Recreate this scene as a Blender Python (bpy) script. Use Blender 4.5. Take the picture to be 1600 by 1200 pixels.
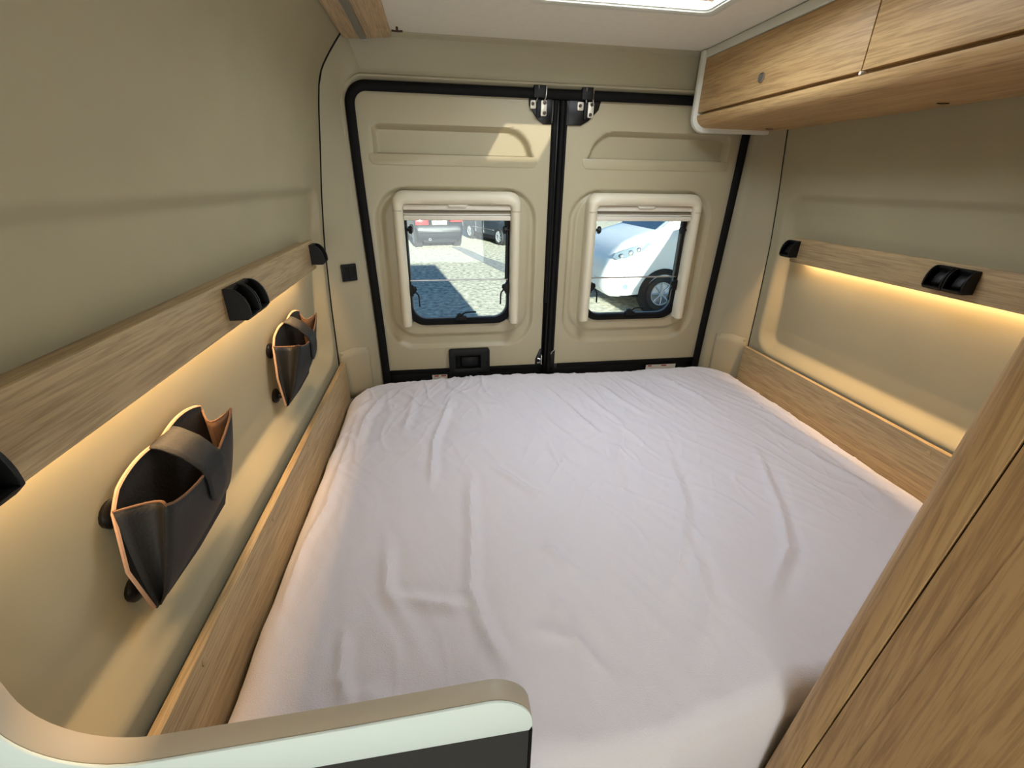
import bpy, bmesh, math, random
from mathutils import Vector, Matrix, noise

random.seed(7)
for _o in list(bpy.data.objects):
    bpy.data.objects.remove(_o, do_unlink=True)
SC = bpy.context.scene
COL = SC.collection
PI = math.pi

# ------------------------------------------------------------------ camera
# x to the right of the van, y towards the rear doors (door skin at y = 0), z up from the van floor
cam_data = bpy.data.cameras.new('camera')
cam_data.sensor_width = 36.0
cam_data.lens = 688.4 / 1600 * 36.0
cam_data.clip_start = 0.02
cam_data.clip_end = 400
cam = bpy.data.objects.new('camera', cam_data)
COL.objects.link(cam)
_yaw, _pitch, _roll = .163, .4304, .0170
_f = Vector((math.sin(_yaw) * math.cos(_pitch), math.cos(_yaw) * math.cos(_pitch), -math.sin(_pitch)))
_r = Vector((math.cos(_yaw), -math.sin(_yaw), 0))
_u = _r.cross(_f)
_r, _u = math.cos(_roll) * _r + math.sin(_roll) * _u, -math.sin(_roll) * _r + math.cos(_roll) * _u
cam.matrix_world = Matrix(((_r.x, _u.x, -_f.x, -.487), (_r.y, _u.y, -_f.y, -1.95), (_r.z, _u.z, -_f.z, 1.70), (0, 0, 0, 1)))
SC.camera = cam

# ------------------------------------------------------------------ sky, sun, fill lamps, exposure
SC.view_settings.view_transform = 'Standard'
SC.view_settings.look = 'None'
SC.view_settings.gamma = 1
SC.view_settings.exposure = 0.0
SC.view_settings.use_curve_mapping = False
SUN_DIR = Vector((-1.70, 11.83, -2.86)).normalized()      # the way the low sun's rays travel
world = bpy.data.worlds.new('sky')
SC.world = world
world.use_nodes = True
wn = world.node_tree.nodes
wl = world.node_tree.links
bg = wn['Background']
sky = wn.new('ShaderNodeTexSky')
sky.sky_type = 'NISHITA'
sky.sun_disc = False
sky.sun_elevation = math.asin(-SUN_DIR.z)
sky.sun_rotation = math.atan2(-SUN_DIR.x, -SUN_DIR.y)
_sm = wn.new('ShaderNodeMix')
_sm.data_type = 'RGBA'
_sm.blend_type = 'MULTIPLY'
_sm.inputs[0].default_value = 1.0
_sm.inputs[7].default_value = (.72, .95, 1.25, 1)
wl.new(sky.outputs[0], _sm.inputs[6])
wl.new(_sm.outputs[2], bg.inputs[0])
bg.inputs[1].default_value = 0.36


def light(name, kind, loc, direction, energy, color, sx=None, sy=None, spread=None):
    d = bpy.data.lights.new(name, kind)
    d.energy = energy
    d.color = color
    if kind == 'AREA':
        d.shape = 'RECTANGLE'
        d.size = sx
        d.size_y = sy
        if spread:
            d.spread = spread
    if kind == 'SUN':
        d.angle = math.radians(.53)
    o = bpy.data.objects.new(name, d)
    COL.objects.link(o)
    o.location = loc
    o.rotation_euler = Vector(direction).to_track_quat('-Z', 'Y').to_euler()
    return o


light('sun', 'SUN', (0, -8, 12), SUN_DIR, 52, (1, .92, .78))
# two fill lamps added inside the closed shell, and one boosting the roof light
light('front_fill', 'AREA', (-.42, -3.5, 1.2), (.04, 1, .34), 22, (.93, .97, .95), .9, .8)
light('side_fill', 'AREA', (.90, -3.35, 1.25), (-1, .15, .12), 9, (.92, 1.0, .96), .95, 1.5)
light('roof_light_daylight', 'AREA', (.08, -.67, 2.21), (0, 0, -1), 9, (.80, .88, 1.0), .42, .42)


# ------------------------------------------------------------------ materials
def lin(c):
    return tuple(((v / 255) / 12.92 if v / 255 <= .04045 else ((v / 255 + .055) / 1.055) ** 2.4) for v in c)


def mat(name, rgb, rough=.5, metal=0.0, var=.0, vscale=30, bump=0.0, bscale=200, spec=.5, coat=0.0, sheen=0.0, rgb2=None):
    m = bpy.data.materials.new(name)
    m.use_nodes = True
    n, l = m.node_tree.nodes, m.node_tree.links
    b = n['Principled BSDF']
    c = lin(rgb)
    b.inputs['Base Color'].default_value = (*c, 1)
    b.inputs['Roughness'].default_value = rough
    b.inputs['Metallic'].default_value = metal
    b.inputs['Specular IOR Level'].default_value = spec
    b.inputs['Coat Weight'].default_value = coat
    b.inputs['Sheen Weight'].default_value = sheen
    tc = n.new('ShaderNodeTexCoord')
    if var or rgb2:
        t = n.new('ShaderNodeTexNoise')
        t.inputs['Scale'].default_value = vscale
        t.inputs['Detail'].default_value = 4
        l.new(tc.outputs['Object'], t.inputs['Vector'])
        r = n.new('ShaderNodeValToRGB')
        c2 = lin(rgb2) if rgb2 else tuple(v * (1 - var) for v in c)
        r.color_ramp.elements[0].position = .3
        r.color_ramp.elements[1].position = .7
        r.color_ramp.elements[0].color = (*c2, 1)
        r.color_ramp.elements[1].color = (*c, 1)
        l.new(t.outputs['Fac'], r.inputs['Fac'])
        l.new(r.outputs['Color'], b.inputs['Base Color'])
    if bump:
        t = n.new('ShaderNodeTexNoise')
        t.inputs['Scale'].default_value = bscale
        t.inputs['Detail'].default_value = 3
        l.new(tc.outputs['Object'], t.inputs['Vector'])
        bp = n.new('ShaderNodeBump')
        bp.inputs['Strength'].default_value = bump
        bp.inputs['Distance'].default_value = .002
        l.new(t.outputs['Fac'], bp.inputs['Height'])
        l.new(bp.outputs['Normal'], b.inputs['Normal'])
    return m


def wood(name, axis, light_c, dark_c, rough=.5, scale=1.0):
    """oak foil: streaks and fine pores running along one axis"""
    m = bpy.data.materials.new(name)
    m.use_nodes = True
    n, l = m.node_tree.nodes, m.node_tree.links
    b = n['Principled BSDF']
    b.inputs['Roughness'].default_value = rough
    tc = n.new('ShaderNodeTexCoord')

    def tex(a, s, det):
        mp = n.new('ShaderNodeMapping')
        sc = [a * scale] * 3
        sc[axis] = s * scale
        mp.inputs['Scale'].default_value = sc
        l.new(tc.outputs['Object'], mp.inputs['Vector'])
        t = n.new('ShaderNodeTexNoise')
        t.inputs['Scale'].default_value = 1
        t.inputs['Detail'].default_value = det
        t.inputs['Roughness'].default_value = .62
        t.inputs['Distortion'].default_value = .35
        l.new(mp.outputs['Vector'], t.inputs['Vector'])
        return t
    t1 = tex(42, 1.3, 5)
    t2 = tex(230, 9, 3)
    r1 = n.new('ShaderNodeValToRGB')
    e = r1.color_ramp.elements
    e[0].position, e[1].position = .28, .72
    e[0].color, e[1].color = (*lin(dark_c), 1), (*lin(light_c), 1)
    l.new(t1.outputs['Fac'], r1.inputs['Fac'])
    r2 = n.new('ShaderNodeValToRGB')
    e = r2.color_ramp.elements
    e[0].position, e[1].position = .38, .56
    e[0].color, e[1].color = (.62, .58, .54, 1), (1, 1, 1, 1)
    l.new(t2.outputs['Fac'], r2.inputs['Fac'])
    mx = n.new('ShaderNodeMix')
    mx.data_type = 'RGBA'
    mx.blend_type = 'MULTIPLY'
    mx.inputs[0].default_value = .75
    l.new(r1.outputs['Color'], mx.inputs[6])
    l.new(r2.outputs['Color'], mx.inputs[7])
    l.new(mx.outputs[2], b.inputs['Base Color'])
    bp = n.new('ShaderNodeBump')
    bp.inputs['Strength'].default_value = .18
    bp.inputs['Distance'].default_value = .001
    l.new(t2.outputs['Fac'], bp.inputs['Height'])
    l.new(bp.outputs['Normal'], b.inputs['Normal'])
    return m


def emit(name, rgb, strength):
    m = bpy.data.materials.new(name)
    m.use_nodes = True
    n, l = m.node_tree.nodes, m.node_tree.links
    n.clear()
    o = n.new('ShaderNodeOutputMaterial')
    e = n.new('ShaderNodeEmission')
    e.inputs[0].default_value = (*lin(rgb), 1)
    e.inputs[1].default_value = strength
    l.new(e.outputs[0], o.inputs[0])
    return m


def glass(name, tint, gloss=.025):
    m = bpy.data.materials.new(name)
    m.use_nodes = True
    n, l = m.node_tree.nodes, m.node_tree.links
    n.clear()
    o = n.new('ShaderNodeOutputMaterial')
    t = n.new('ShaderNodeBsdfTransparent')
    t.inputs[0].default_value = (*tint, 1)
    g = n.new('ShaderNodeBsdfGlossy')
    g.inputs['Roughness'].default_value = .03
    mx = n.new('ShaderNodeMixShader')
    mx.inputs[0].default_value = gloss
    l.new(t.outputs[0], mx.inputs[1])
    l.new(g.outputs[0], mx.inputs[2])
    l.new(mx.outputs[0], o.inputs[0])
    return m


def opal(name, rgb):
    m = bpy.data.materials.new(name)
    m.use_nodes = True
    n, l = m.node_tree.nodes, m.node_tree.links
    n.clear()
    o = n.new('ShaderNodeOutputMaterial')
    t = n.new('ShaderNodeBsdfTranslucent')
    t.inputs[0].default_value = (*rgb, 1)
    d = n.new('ShaderNodeBsdfDiffuse')
    d.inputs[0].default_value = (*rgb, 1)
    mx = n.new('ShaderNodeMixShader')
    mx.inputs[0].default_value = .3
    l.new(t.outputs[0], mx.inputs[1])
    l.new(d.outputs[0], mx.inputs[2])
    l.new(mx.outputs[0], o.inputs[0])
    return m


M = dict(
    wall=mat('wall_lining', (170, 161, 132), .75, var=.05, vscale=6, bump=.05, bscale=500, spec=.25),
    pillar=mat('pillar_trim', (166, 158, 132), .5, var=.03, vscale=5, bump=.05, bscale=600, spec=.35),
    door=mat('door_trim', (179, 169, 140), .38, var=.03, vscale=5, bump=.03, bscale=700, spec=.45),
    ceil=mat('ceiling_felt', (236, 231, 216), .9, var=.04, vscale=40, bump=.15, bscale=900, spec=.1),
    floor=mat('vinyl_floor', (120, 105, 88), .5, var=.2, vscale=14),
    rail=wood('oak_rail', 1, (188, 162, 120), (160, 136, 98)),
    strip=wood('oak_strip', 1, (204, 180, 136), (176, 150, 110)),
    cab=wood('oak_cabinet', 1, (202, 168, 116), (176, 140, 92)),
    ward=wood('oak_wardrobe', 2, (206, 170, 120), (190, 152, 106), scale=.8),
    trimwood=wood('oak_ceiling_trim', 1, (226, 198, 160), (206, 176, 138)),
    white=mat('white_edging', (226, 226, 214), .4),
    partition=mat('white_partition', (236, 250, 246), .38),
    band=mat('beige_edge_band', (190, 180, 160), .5),
    charcoal=mat('charcoal_cloth', (42, 42, 42), .85, bump=.2, bscale=900, sheen=.2),
    cass=mat('blind_plastic', (220, 211, 186), .42),
    cass2=mat('blind_bar', (222, 215, 198), .45),
    pleat=mat('pleated_blind', (140, 130, 112), .8),
    black=mat('black_plastic', (10, 10, 10), .5, bump=.08, bscale=500, spec=.3),
    rubber=mat('black_rubber', (11, 10, 9), .7, spec=.2),
    gloss=mat('black_paint', (14, 13, 12), .35, spec=.3),
    rubber2=mat('grey_rubber_lip', (84, 84, 80), .4),
    steel=mat('zinc_steel', (205, 202, 196), .32, metal=.85),
    zinc=mat('plated_clamp', (214, 208, 190), .4, metal=.3),
    alu=mat('aluminium', (170, 170, 166), .35, metal=.9),
    leather=mat('black_leather', (21, 20, 18), .65, var=.25, vscale=40, bump=.35, bscale=260),
    tan=mat('tan_leather_edge', (190, 150, 120), .7, var=.15, vscale=60),
    brownin=mat('brown_suede', (112, 82, 60), .9, var=.2, vscale=60),
    sheet=mat('terry_sheet', (233, 229, 235), .95, bump=.5, bscale=420, spec=.1, sheen=.25),
    basewood=mat('bed_base', (150, 126, 98), .6, var=.1, vscale=8),
    glass=glass('tinted_acrylic', (.60, .66, .68)),
    smoked=glass('smoked_acrylic', (.036, .034, .028)),
    dome=opal('opal_dome', (.85, .86, .86)),
    screw=mat('dark_screw', (70, 56, 44), .4, metal=.5),
    capscrew=mat('wood_screw_cap', (184, 158, 120), .5),
    label=mat('paper_label', (226, 218, 200), .6),
    red=mat('red_print', (170, 44, 36), .5),
    knob=mat('satin_knob', (176, 172, 164), .28, metal=.9),
    led=emit('warm_led', (255, 208, 150), 480),
    ledcover=mat('led_diffuser', (150, 150, 146), .3, metal=.5),
)


# ------------------------------------------------------------------ mesh helpers
ORG = {}


class MB:
    """collects polygons in world coordinates and links them as one mesh"""

    def __init__(s, mtx=None):
        s.v, s.f, s.m = [], [], mtx

    def add(s, vs, fs):
        k = len(s.v)
        for p in vs:
            p = Vector(p)
            s.v.append(s.m @ p if s.m else p)
        s.f += [tuple(i + k for i in f) for f in fs]
        return s

    def box(s, x0, x1, y0, y1, z0, z1):
        return s.add([(x, y, z) for x in (x0, x1) for y in (y0, y1) for z in (z0, z1)],
                     [(0, 1, 3, 2), (4, 6, 7, 5), (0, 4, 5, 1), (2, 3, 7, 6), (0, 2, 6, 4), (1, 5, 7, 3)])

    def prism(s, pts, axis, a, b):
        """polygon pts (2-D, in the two other axes in xyz order) swept from a to b along axis"""
        n = len(pts)

        def P(q, t):
            w = [q[0], q[1]]
            w.insert(axis, t)
            return w
        vs = [P(q, a) for q in pts] + [P(q, b) for q in pts]
        fs = [tuple(range(n)), tuple(range(2 * n - 1, n - 1, -1))]
        fs += [(i, i + n, (i + 1) % n + n, (i + 1) % n) for i in range(n)]
        return s.add(vs, fs)

    def ring(s, outer, inner, axis, a, b):
        n = len(outer)

        def P(q, t):
            w = [q[0], q[1]]
            w.insert(axis, t)
            return w
        vs = [P(q, a) for q in outer] + [P(q, a) for q in inner] + [P(q, b) for q in outer] + [P(q, b) for q in inner]
        fs = []
        for i in range(n):
            j = (i + 1) % n
            fs += [(i, j, n + j, n + i), (2 * n + i, 3 * n + i, 3 * n + j, 2 * n + j), (i, 2 * n + i, 2 * n + j, j), (n + i, n + j, 3 * n + j, 3 * n + i)]
        return s.add(vs, fs)

    def tube(s, path, r, n=8, r2=None, up=(0, 0, 1), cap=True):
        """swept ellipse (r across, r2 along the up hint)"""
        path = [Vector(p) for p in path]
        r2 = r2 or r
        vs, fs = [], []
        for i, p in enumerate(path):
            t = (path[min(i + 1, len(path) - 1)] - path[max(i - 1, 0)]).normalized()
            u = Vector(up)
            side = t.cross(u)
            if side.length < 1e-4:
                side = t.cross(Vector((1, 0, 0)))
            side.normalize()
            w = side.cross(t).normalized()
            for k in range(n):
                a = 2 * PI * (k + .5) / n
                vs.append(p + side * (math.cos(a) * r) + w * (math.sin(a) * r2))
        for i in range(len(path) - 1):
            for k in range(n):
                fs.append((i * n + k, i * n + (k + 1) % n, (i + 1) * n + (k + 1) % n, (i + 1) * n + k))
        if cap:
            fs.append(tuple(range(n - 1, -1, -1)))
            fs.append(tuple(range((len(path) - 1) * n, len(path) * n)))
        return s.add(vs, fs)

    def cyl(s, a, b, r, n=16, rb=None):
        a, b = Vector(a), Vector(b)
        t = (b - a).normalized()
        u = t.orthogonal().normalized()
        w = t.cross(u)
        rb = r if rb is None else rb
        vs = [a + (u * math.cos(2 * PI * k / n) + w * math.sin(2 * PI * k / n)) * r for k in range(n)]
        vs += [b + (u * math.cos(2 * PI * k / n) + w * math.sin(2 * PI * k / n)) * rb for k in range(n)]
        fs = [tuple(range(n - 1, -1, -1)), tuple(range(n, 2 * n))] + [(k, (k + 1) % n, (k + 1) % n + n, k + n) for k in range(n)]
        return s.add(vs, fs)

    def lathe(s, c, axis, prof, n=24, closed=False):
        """prof: (distance along axis, radius)"""
        c, t = Vector(c), Vector(axis).normalized()
        u = t.orthogonal().normalized()
        w = t.cross(u)
        vs, fs = [], []
        for h, r in prof:
            for k in range(n):
                vs.append(c + t * h + (u * math.cos(2 * PI * k / n) + w * math.sin(2 * PI * k / n)) * r)
        m = len(prof)
        for i in range(m if closed else m - 1):
            j = (i + 1) % m
            for k in range(n):
                fs.append((i * n + k, i * n + (k + 1) % n, j * n + (k + 1) % n, j * n + k))
        return s.add(vs, fs)

    def grid(s, fn, nu, nv, skip=None):
        vs = [fn(i / nu, j / nv) for i in range(nu + 1) for j in range(nv + 1)]
        fs = []
        for i in range(nu):
            for j in range(nv):
                if skip and skip((i + .5) / nu, (j + .5) / nv):
                    continue
                a = i * (nv + 1) + j
                fs.append((a, a + nv + 1, a + nv + 2, a + 1))
        return s.add(vs, fs)

    def build(s, name, m, parent=None, bevel=0, seg=2, smooth=True, origin=None, solid=0):
        me = bpy.data.meshes.new(name)
        if parent is not None:
            org = ORG[parent.name]
        else:
            if origin is None:
                xs = [p.x for p in s.v]
                ys = [p.y for p in s.v]
                zs = [p.z for p in s.v]
                origin = ((min(xs) + max(xs)) / 2, (min(ys) + max(ys)) / 2, min(zs))
            org = Vector(origin)
        bm = bmesh.new()
        bv = [bm.verts.new(p - org) for p in s.v]
        for f in s.f:
            try:
                bm.faces.new([bv[i] for i in f])
            except ValueError:
                pass
        bmesh.ops.remove_doubles(bm, verts=bm.verts, dist=1e-6)
        bmesh.ops.recalc_face_normals(bm, faces=bm.faces)
        if bevel:
            ed = [e for e in bm.edges if len(e.link_faces) == 2 and e.calc_face_angle(0) > .6]
            bmesh.ops.bevel(bm, geom=ed, offset=bevel, segments=seg, affect='EDGES', profile=.5, clamp_overlap=True)
        bm.to_mesh(me)
        bm.free()
        if smooth:
            for p in me.polygons:
                p.use_smooth = True
            me.set_sharp_from_angle(angle=math.radians(40))
        me.materials.append(M[m] if isinstance(m, str) else m)
        o = bpy.data.objects.new(name, me)
        COL.objects.link(o)
        if parent is not None:
            o.parent = parent
        else:
            o.location = org
        ORG[o.name] = org.copy()
        if solid:
            md = o.modifiers.new('thickness', 'SOLIDIFY')
            md.thickness = solid
            md.offset = 0
        return o


def tag(o, label=None, cat=None, group=None, kind=None):
    if label:
        o['label'] = label
    if cat:
        o['category'] = cat
    if group:
        o['group'] = group
    if kind:
        o['kind'] = kind
    return o


def thing(name, loc, label=None, cat=None, group=None, kind=None):
    o = bpy.data.objects.new(name, None)
    o.empty_display_size = .05
    COL.objects.link(o)
    o.location = loc
    ORG[o.name] = Vector(loc)
    return tag(o, label, cat, group, kind)


def bx(name, m, parent, x0, x1, y0, y1, z0, z1, bevel=.002, mtx=None):
    return MB(mtx).box(x0, x1, y0, y1, z0, z1).build(name, m, parent, bevel=bevel)


def arc(cx, cy, r, a0, a1, n=8):
    return [(cx + r * math.cos(math.radians(a0 + (a1 - a0) * k / n)), cy + r * math.sin(math.radians(a0 + (a1 - a0) * k / n))) for k in range(n + 1)]


def rrect(x0, x1, y0, y1, r, n=6, rs=None):
    """rounded rectangle, counter-clockwise from the lower right; rs = radii (lr, ur, ul, ll)"""
    a, b, c, d = rs or (r, r, r, r)
    return arc(x1 - a, y0 + a, a, -90, 0, n) + arc(x1 - b, y1 - b, b, 0, 90, n) + arc(x0 + c, y1 - c, c, 90, 180, n) + arc(x0 + d, y0 + d, d, 180, 270, n)


def sd_rrect(x, y, x0, x1, y0, y1, r):
    qx = abs(x - (x0 + x1) / 2) - (x1 - x0) / 2 + r
    qy = abs(y - (y0 + y1) / 2) - (y1 - y0) / 2 + r
    return math.hypot(max(qx, 0), max(qy, 0)) + min(max(qx, qy), 0) - r


def sd_poly(x, y, pts):
    d = 1e9
    inside = False
    n = len(pts)
    for i in range(n):
        ax, ay = pts[i]
        bx_, by_ = pts[i - 1]
        ex, ey = bx_ - ax, by_ - ay
        wx, wy = x - ax, y - ay
        t = max(0, min(1, (wx * ex + wy * ey) / (ex * ex + ey * ey)))
        d = min(d, math.hypot(wx - ex * t, wy - ey * t))
        if (ay > y) != (by_ > y) and x < (bx_ - ax) * (y - ay) / (by_ - ay) + ax:
            inside = not inside
    return -d if inside else d


def sstep(a, b, t):
    t = max(0, min(1, (t - a) / (b - a)))      # a > b gives the falling step
    return t * t * (3 - 2 * t)


def lerp(tab, z):
    for (z0, a), (z1, b) in zip(tab, tab[1:]):
        if z <= z1:
            return a + (b - a) * (z - z0) / (z1 - z0)
    return tab[-1][1]


# ------------------------------------------------------------------ the van's shell
Y_FRONT = -4.1
PROF = [(0, .94), (.95, .942), (1.22, .936), (1.47, .925), (1.655, .907), (1.80, .888), (1.93, .873), (2.02, .857), (2.085, .818), (2.15, .770), (2.2, .73)]


def wall_half(z):
    # smoothed half width of the body at height z
    return (lerp(PROF, max(0, z - .03)) + 2 * lerp(PROF, z) + lerp(PROF, min(2.2, z + .03))) / 4


GAP_Y = {-1: -.092, 1: -.155}
XOFF = {-1: 0.0, 1: .012}


def wall_x(side, y, z):
    yr = -.135 if side < 0 else -.205
    d = -sd_rrect(y, z, -6, yr, 1.015, 1.674, .085)
    w = .042 if z < 1.55 else .028
    dep = .020 + .030 * max(0, min(1, (1.62 - z) / .5))
    q = max(0, min(1, d / w))
    q = .6 * q + .4 * q * q * (3 - 2 * q)
    return side * (wall_half(z) + dep * q) + XOFF[side]


def build_wall(side, name):
    ys = [Y_FRONT, -3.2, -2.6, -2.2] + [-2.0 + .02 * k for k in range(0, 82)] + [-.36 + .008 * k for k in range(0, 40)]
    ys = [y for y in ys if y < GAP_Y[side] - .004] + [GAP_Y[side], .03]
    zs = [0, .4, .8, .92] + [.95 + .008 * k for k in range(0, 32)] + [1.21 + .04 * k for k in range(0, 10)] + [1.60 + .006 * k for k in range(0, 18)] + [1.71 + .02 * k for k in range(0, 24)]
    mb = MB()
    mb.grid(lambda a, b: (wall_x(side, ys[round(a * (len(ys) - 1))], zs[round(b * (len(zs) - 1))]), ys[round(a * (len(ys) - 1))], zs[round(b * (len(zs) - 1))]), len(ys) - 1, len(zs) - 1)
    o = mb.build(name, 'wall', origin=(side * .94, -1.5, 0))
    return tag(o, kind='structure')


build_wall(-1, 'wall_left')
build_wall(1, 'wall_right')
tag(bx('floor', 'floor', None, -.98, .98, Y_FRONT, .06, -.05, 0), kind='structure')
tag(bx('wall_front', 'wall', None, -1.0, 1.0, Y_FRONT - .04, Y_FRONT, 0, 2.2), kind='structure')  # unseen wall, added to keep direct sun off the bed

# ceiling board with the opening of the roof light
SKX0, SKX1, SKY0, SKY1 = -.20, .318, -.97, -.458
HX0, HX1, HY0, HY1 = -.065, .19, -1.88, -1.005
mb = MB()
for a in ((-.80, SKX0, Y_FRONT, -.057), (SKX1, .80, Y_FRONT, -.057), (SKX0, SKX1, SKY1, -.057), (SKX0, HX0, Y_FRONT, SKY0), (HX1, SKX1, Y_FRONT, SKY0), (HX0, HX1, HY1, SKY0), (HX0, HX1, Y_FRONT, HY0)):
    mb.box(*a, 2.157, 2.175)
ceil = tag(mb.build('ceiling', 'ceil'), kind='structure')
# outer roof skin keeps the daylight out of the cavity
mb = MB()
for a in ((-1.06, SKX0 - .02, -5.4, .05), (SKX1 + .02, 1.06, -5.4, .05), (SKX0 - .02, SKX1 + .02, SKY1 + .02, .03), (SKX0 - .02, HX0, Y_FRONT - .04, SKY0 - .02), (HX1, SKX1 + .02, Y_FRONT - .04, SKY0 - .02), (HX0, HX1, HY1, SKY0 - .02), (HX0, HX1, Y_FRONT - .04, HY0)):
    mb.box(*a, 2.20, 2.23)
tag(mb.build('roof', 'white'), kind='structure')
for sd, nm in ((-1, 'wall_outer_left'), (1, 'wall_outer_right')):
    tag(MB().box(min(sd * 1.04, sd * 1.06), max(sd * 1.04, sd * 1.06), -5.4, .05, -.25, 2.21).build(nm, 'white', bevel=.008), kind='structure')

# roof light
t = thing('roof_light', (.07, -.68, 2.15), 'square white framed roof light above the head of the bed', 'skylight')
o, i = rrect(SKX0 - .016, SKX1 + .016, SKY0 - .016, SKY1 + .016, .02), rrect(SKX0 + .012, SKX1 - .012, SKY0 + .012, SKY1 - .012, .02)
MB().ring(o, i, 2, 2.145, 2.1568).build('frame', 'white', t, bevel=.003)
MB().ring(rrect(SKX0 + .011, SKX1 - .011, SKY0 + .011, SKY1 - .011, .02), rrect(SKX0 + .018, SKX1 - .018, SKY0 + .018, SKY1 - .018, .02), 2, 2.15, 2.255).build('shaft', 'white', t)
bx('blind_bar', 'trimwood', t, SKX0 + .02, SKX1 - .02, SKY1 - .05, SKY1 - .03, 2.166, 2.178)
MB().grid(lambda a, b: (SKX0 - .01 + a * (SKX1 - SKX0 + .02), SKY0 - .01 + b * (SKY1 - SKY0 + .02), 2.255 + .05 * (1 - (2 * a - 1) ** 4) * (1 - (2 * b - 1) ** 4)), 12, 12).build('dome', 'dome', t)

t = thing('sun_patch_hatch', ((HX0 + HX1) / 2, (HY0 + HY1) / 2, 2.15), 'unseen smoked roof hatch added to throw a sun patch on the left door', 'skylight')  # unseen opening added so the sun throws a patch on the left door
MB().ring(rrect(HX0 - .02, HX1 + .02, HY0 - .02, HY1 + .02, .02), rrect(HX0, HX1, HY0, HY1, .004), 2, 2.146, 2.1568).build('frame', 'white', t, bevel=.002)
MB().grid(lambda a, b: (HX0 - .02 + a * (HX1 - HX0 + .04), HY0 - .02 + b * (HY1 - HY0 + .04), 2.233 + .03 * (1 - (2 * a - 1) ** 4) * (1 - (2 * b - 1) ** 4)), 8, 12).build('dome', 'smoked', t)

# timber trim with a lighting channel where ceiling and wall meet
t = thing('ceiling_trim', (-.69, -2, 2.13), 'pale oak board along ceiling edge with aluminium light channel', 'trim board')
MB().prism([(-.772, 2.132), (-.76, 2.150), (-.612, 2.1565), (-.612, 2.140), (-.62, 2.136), (-.76, 2.126)], 1, -.064, -3.9).build('board', 'trimwood', t, bevel=.0015)
bx('light_channel', 'ledcover', t, -.712, -.690, -3.8, -.10, 2.118, 2.1345, .003)
bx('channel_cap', 'alu', t, -.713, -.689, -.1, -.092, 2.1175, 2.135, .002)
t = thing('ceiling_hook', (-.585, -.105, 2.15), 'tiny dark metal twist catch under the ceiling board corner', 'catch')
MB().cyl((-.588, -.105, 2.157), (-.588, -.105, 2.146), .004).build('stem', 'screw', t)
MB().tube([(-.606, -.104, 2.1465), (-.588, -.106, 2.145), (-.57, -.104, 2.1465)], .003).build('bar', 'screw', t)

# ---- rear frame round the doors
CX = .015


def half_open(z):
    return .787 + .022 * sstep(.8, 1.95, z)


def inner_loop():
    """outline of the door opening (x, z) from lower left over the top to lower right"""
    L = []
    R = .075
    zt = 2.020
    for k in range(49):
        z = (zt - R) * k / 48
        L.append((CX - half_open(z), z))
    xl = half_open(zt - R)
    for k in range(1, 13):
        a = math.radians(180 - 90 * k / 12)
        L.append((CX - xl + R + R * math.cos(a), zt - R + R * math.sin(a)))
    for k in range(1, 41):
        L.append((CX - xl + R + (2 * xl - 2 * R) * k / 40, zt))
    for k in range(1, 13):
        a = math.radians(90 - 90 * k / 12)
        L.append((CX + xl - R + R * math.cos(a), zt - R + R * math.sin(a)))
    for k in range(1, 49):
        z = (zt - R) * (1 - k / 48)
        L.append((CX + half_open(z), z))
    return L


INNER = inner_loop()


def outer_pt(i):
    """point on the wall / ceiling edge matching INNER[i]"""
    if i <= 48:
        z = 2.03 * i / 48
        return Vector((-wall_half(z), GAP_Y[-1], z))
    if i <= 60:
        k = (i - 48) / 12
        z = 2.03 + .127 * k
        return Vector((-wall_half(z), GAP_Y[-1] + (.035 if k > .99 else .03 * k), z))
    if i <= 100:
        k = (i - 60) / 40
        return Vector((-.765 + 1.545 * k, -.058, 2.157))
    if i <= 112:
        k = 1 - (i - 100) / 12
        z = 2.03 + .127 * k
        return Vector((wall_half(z) + XOFF[1], GAP_Y[1] + .097 * k, z))
    z = 2.03 * (160 - i) / 48
    return Vector((wall_half(z) + XOFF[1], GAP_Y[1], z))


TS = [0, .015, .05, .10, .2, .3, .4, .5, .6, .7, .78, .84, .88, .92, .96, 1.0, 1.03]


def frame_pt(i, t):
    o = outer_pt(i)
    q = Vector((INNER[i][0], -.004, INNER[i][1]))
    p = o.lerp(q, min(t, 1.0))
    # depth: steps of the header (upper lip, field, lower lip), soft shoulder on the pillars
    hw = sstep(52, 60, i) * (1 - sstep(100, 108, i))
    yh = o.y + .016 * sstep(.0, .12, t) + .022 * sstep(.12, .85, t) - .012 * sstep(.83, .87, t) + .030 * sstep(.90, 1.0, t)
    lip = -.006 * sstep(.78, .84, t) + .012 * sstep(.94, 1.0, t)
    ys = o.y + (q.y - o.y) * (t ** 1.25) + lip
    p.y = ys * (1 - hw) + yh * hw
    if t > 1.0:
        p.y += .03
    return p


nI = len(INNER)
mb = MB()
mb.grid(lambda a, b: frame_pt(round(a * (nI - 1)), TS[round(b * (len(TS) - 1))]), nI - 1, len(TS) - 1)
wr = tag(mb.build('wall_rear', 'pillar', origin=(0, -.05, 0)), kind='structure')
for sd, rng in ((-1, range(0, 60)), (1, range(101, 161))):
    r0 = .0035 if sd < 0 else .0022
    MB().tube([outer_pt(i) + Vector((-sd * .0008, .0, 0)) for i in rng], r0, 6).build('gap_seal', 'rubber', wr)


def frame_at(side, z, t):
    i = min(48, z / 2.03 * 48)
    i = round(i) if side < 0 else 160 - round(i)
    p = frame_pt(i, t)
    p.z = z
    p2 = frame_pt(i, t + .02)
    d = Vector((p2.x - p.x, p2.y - p.y, 0)).normalized()
    n = Vector((-d.y, d.x, 0))
    if n.y > 0:
        n = -n
    return p, d, n


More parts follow.
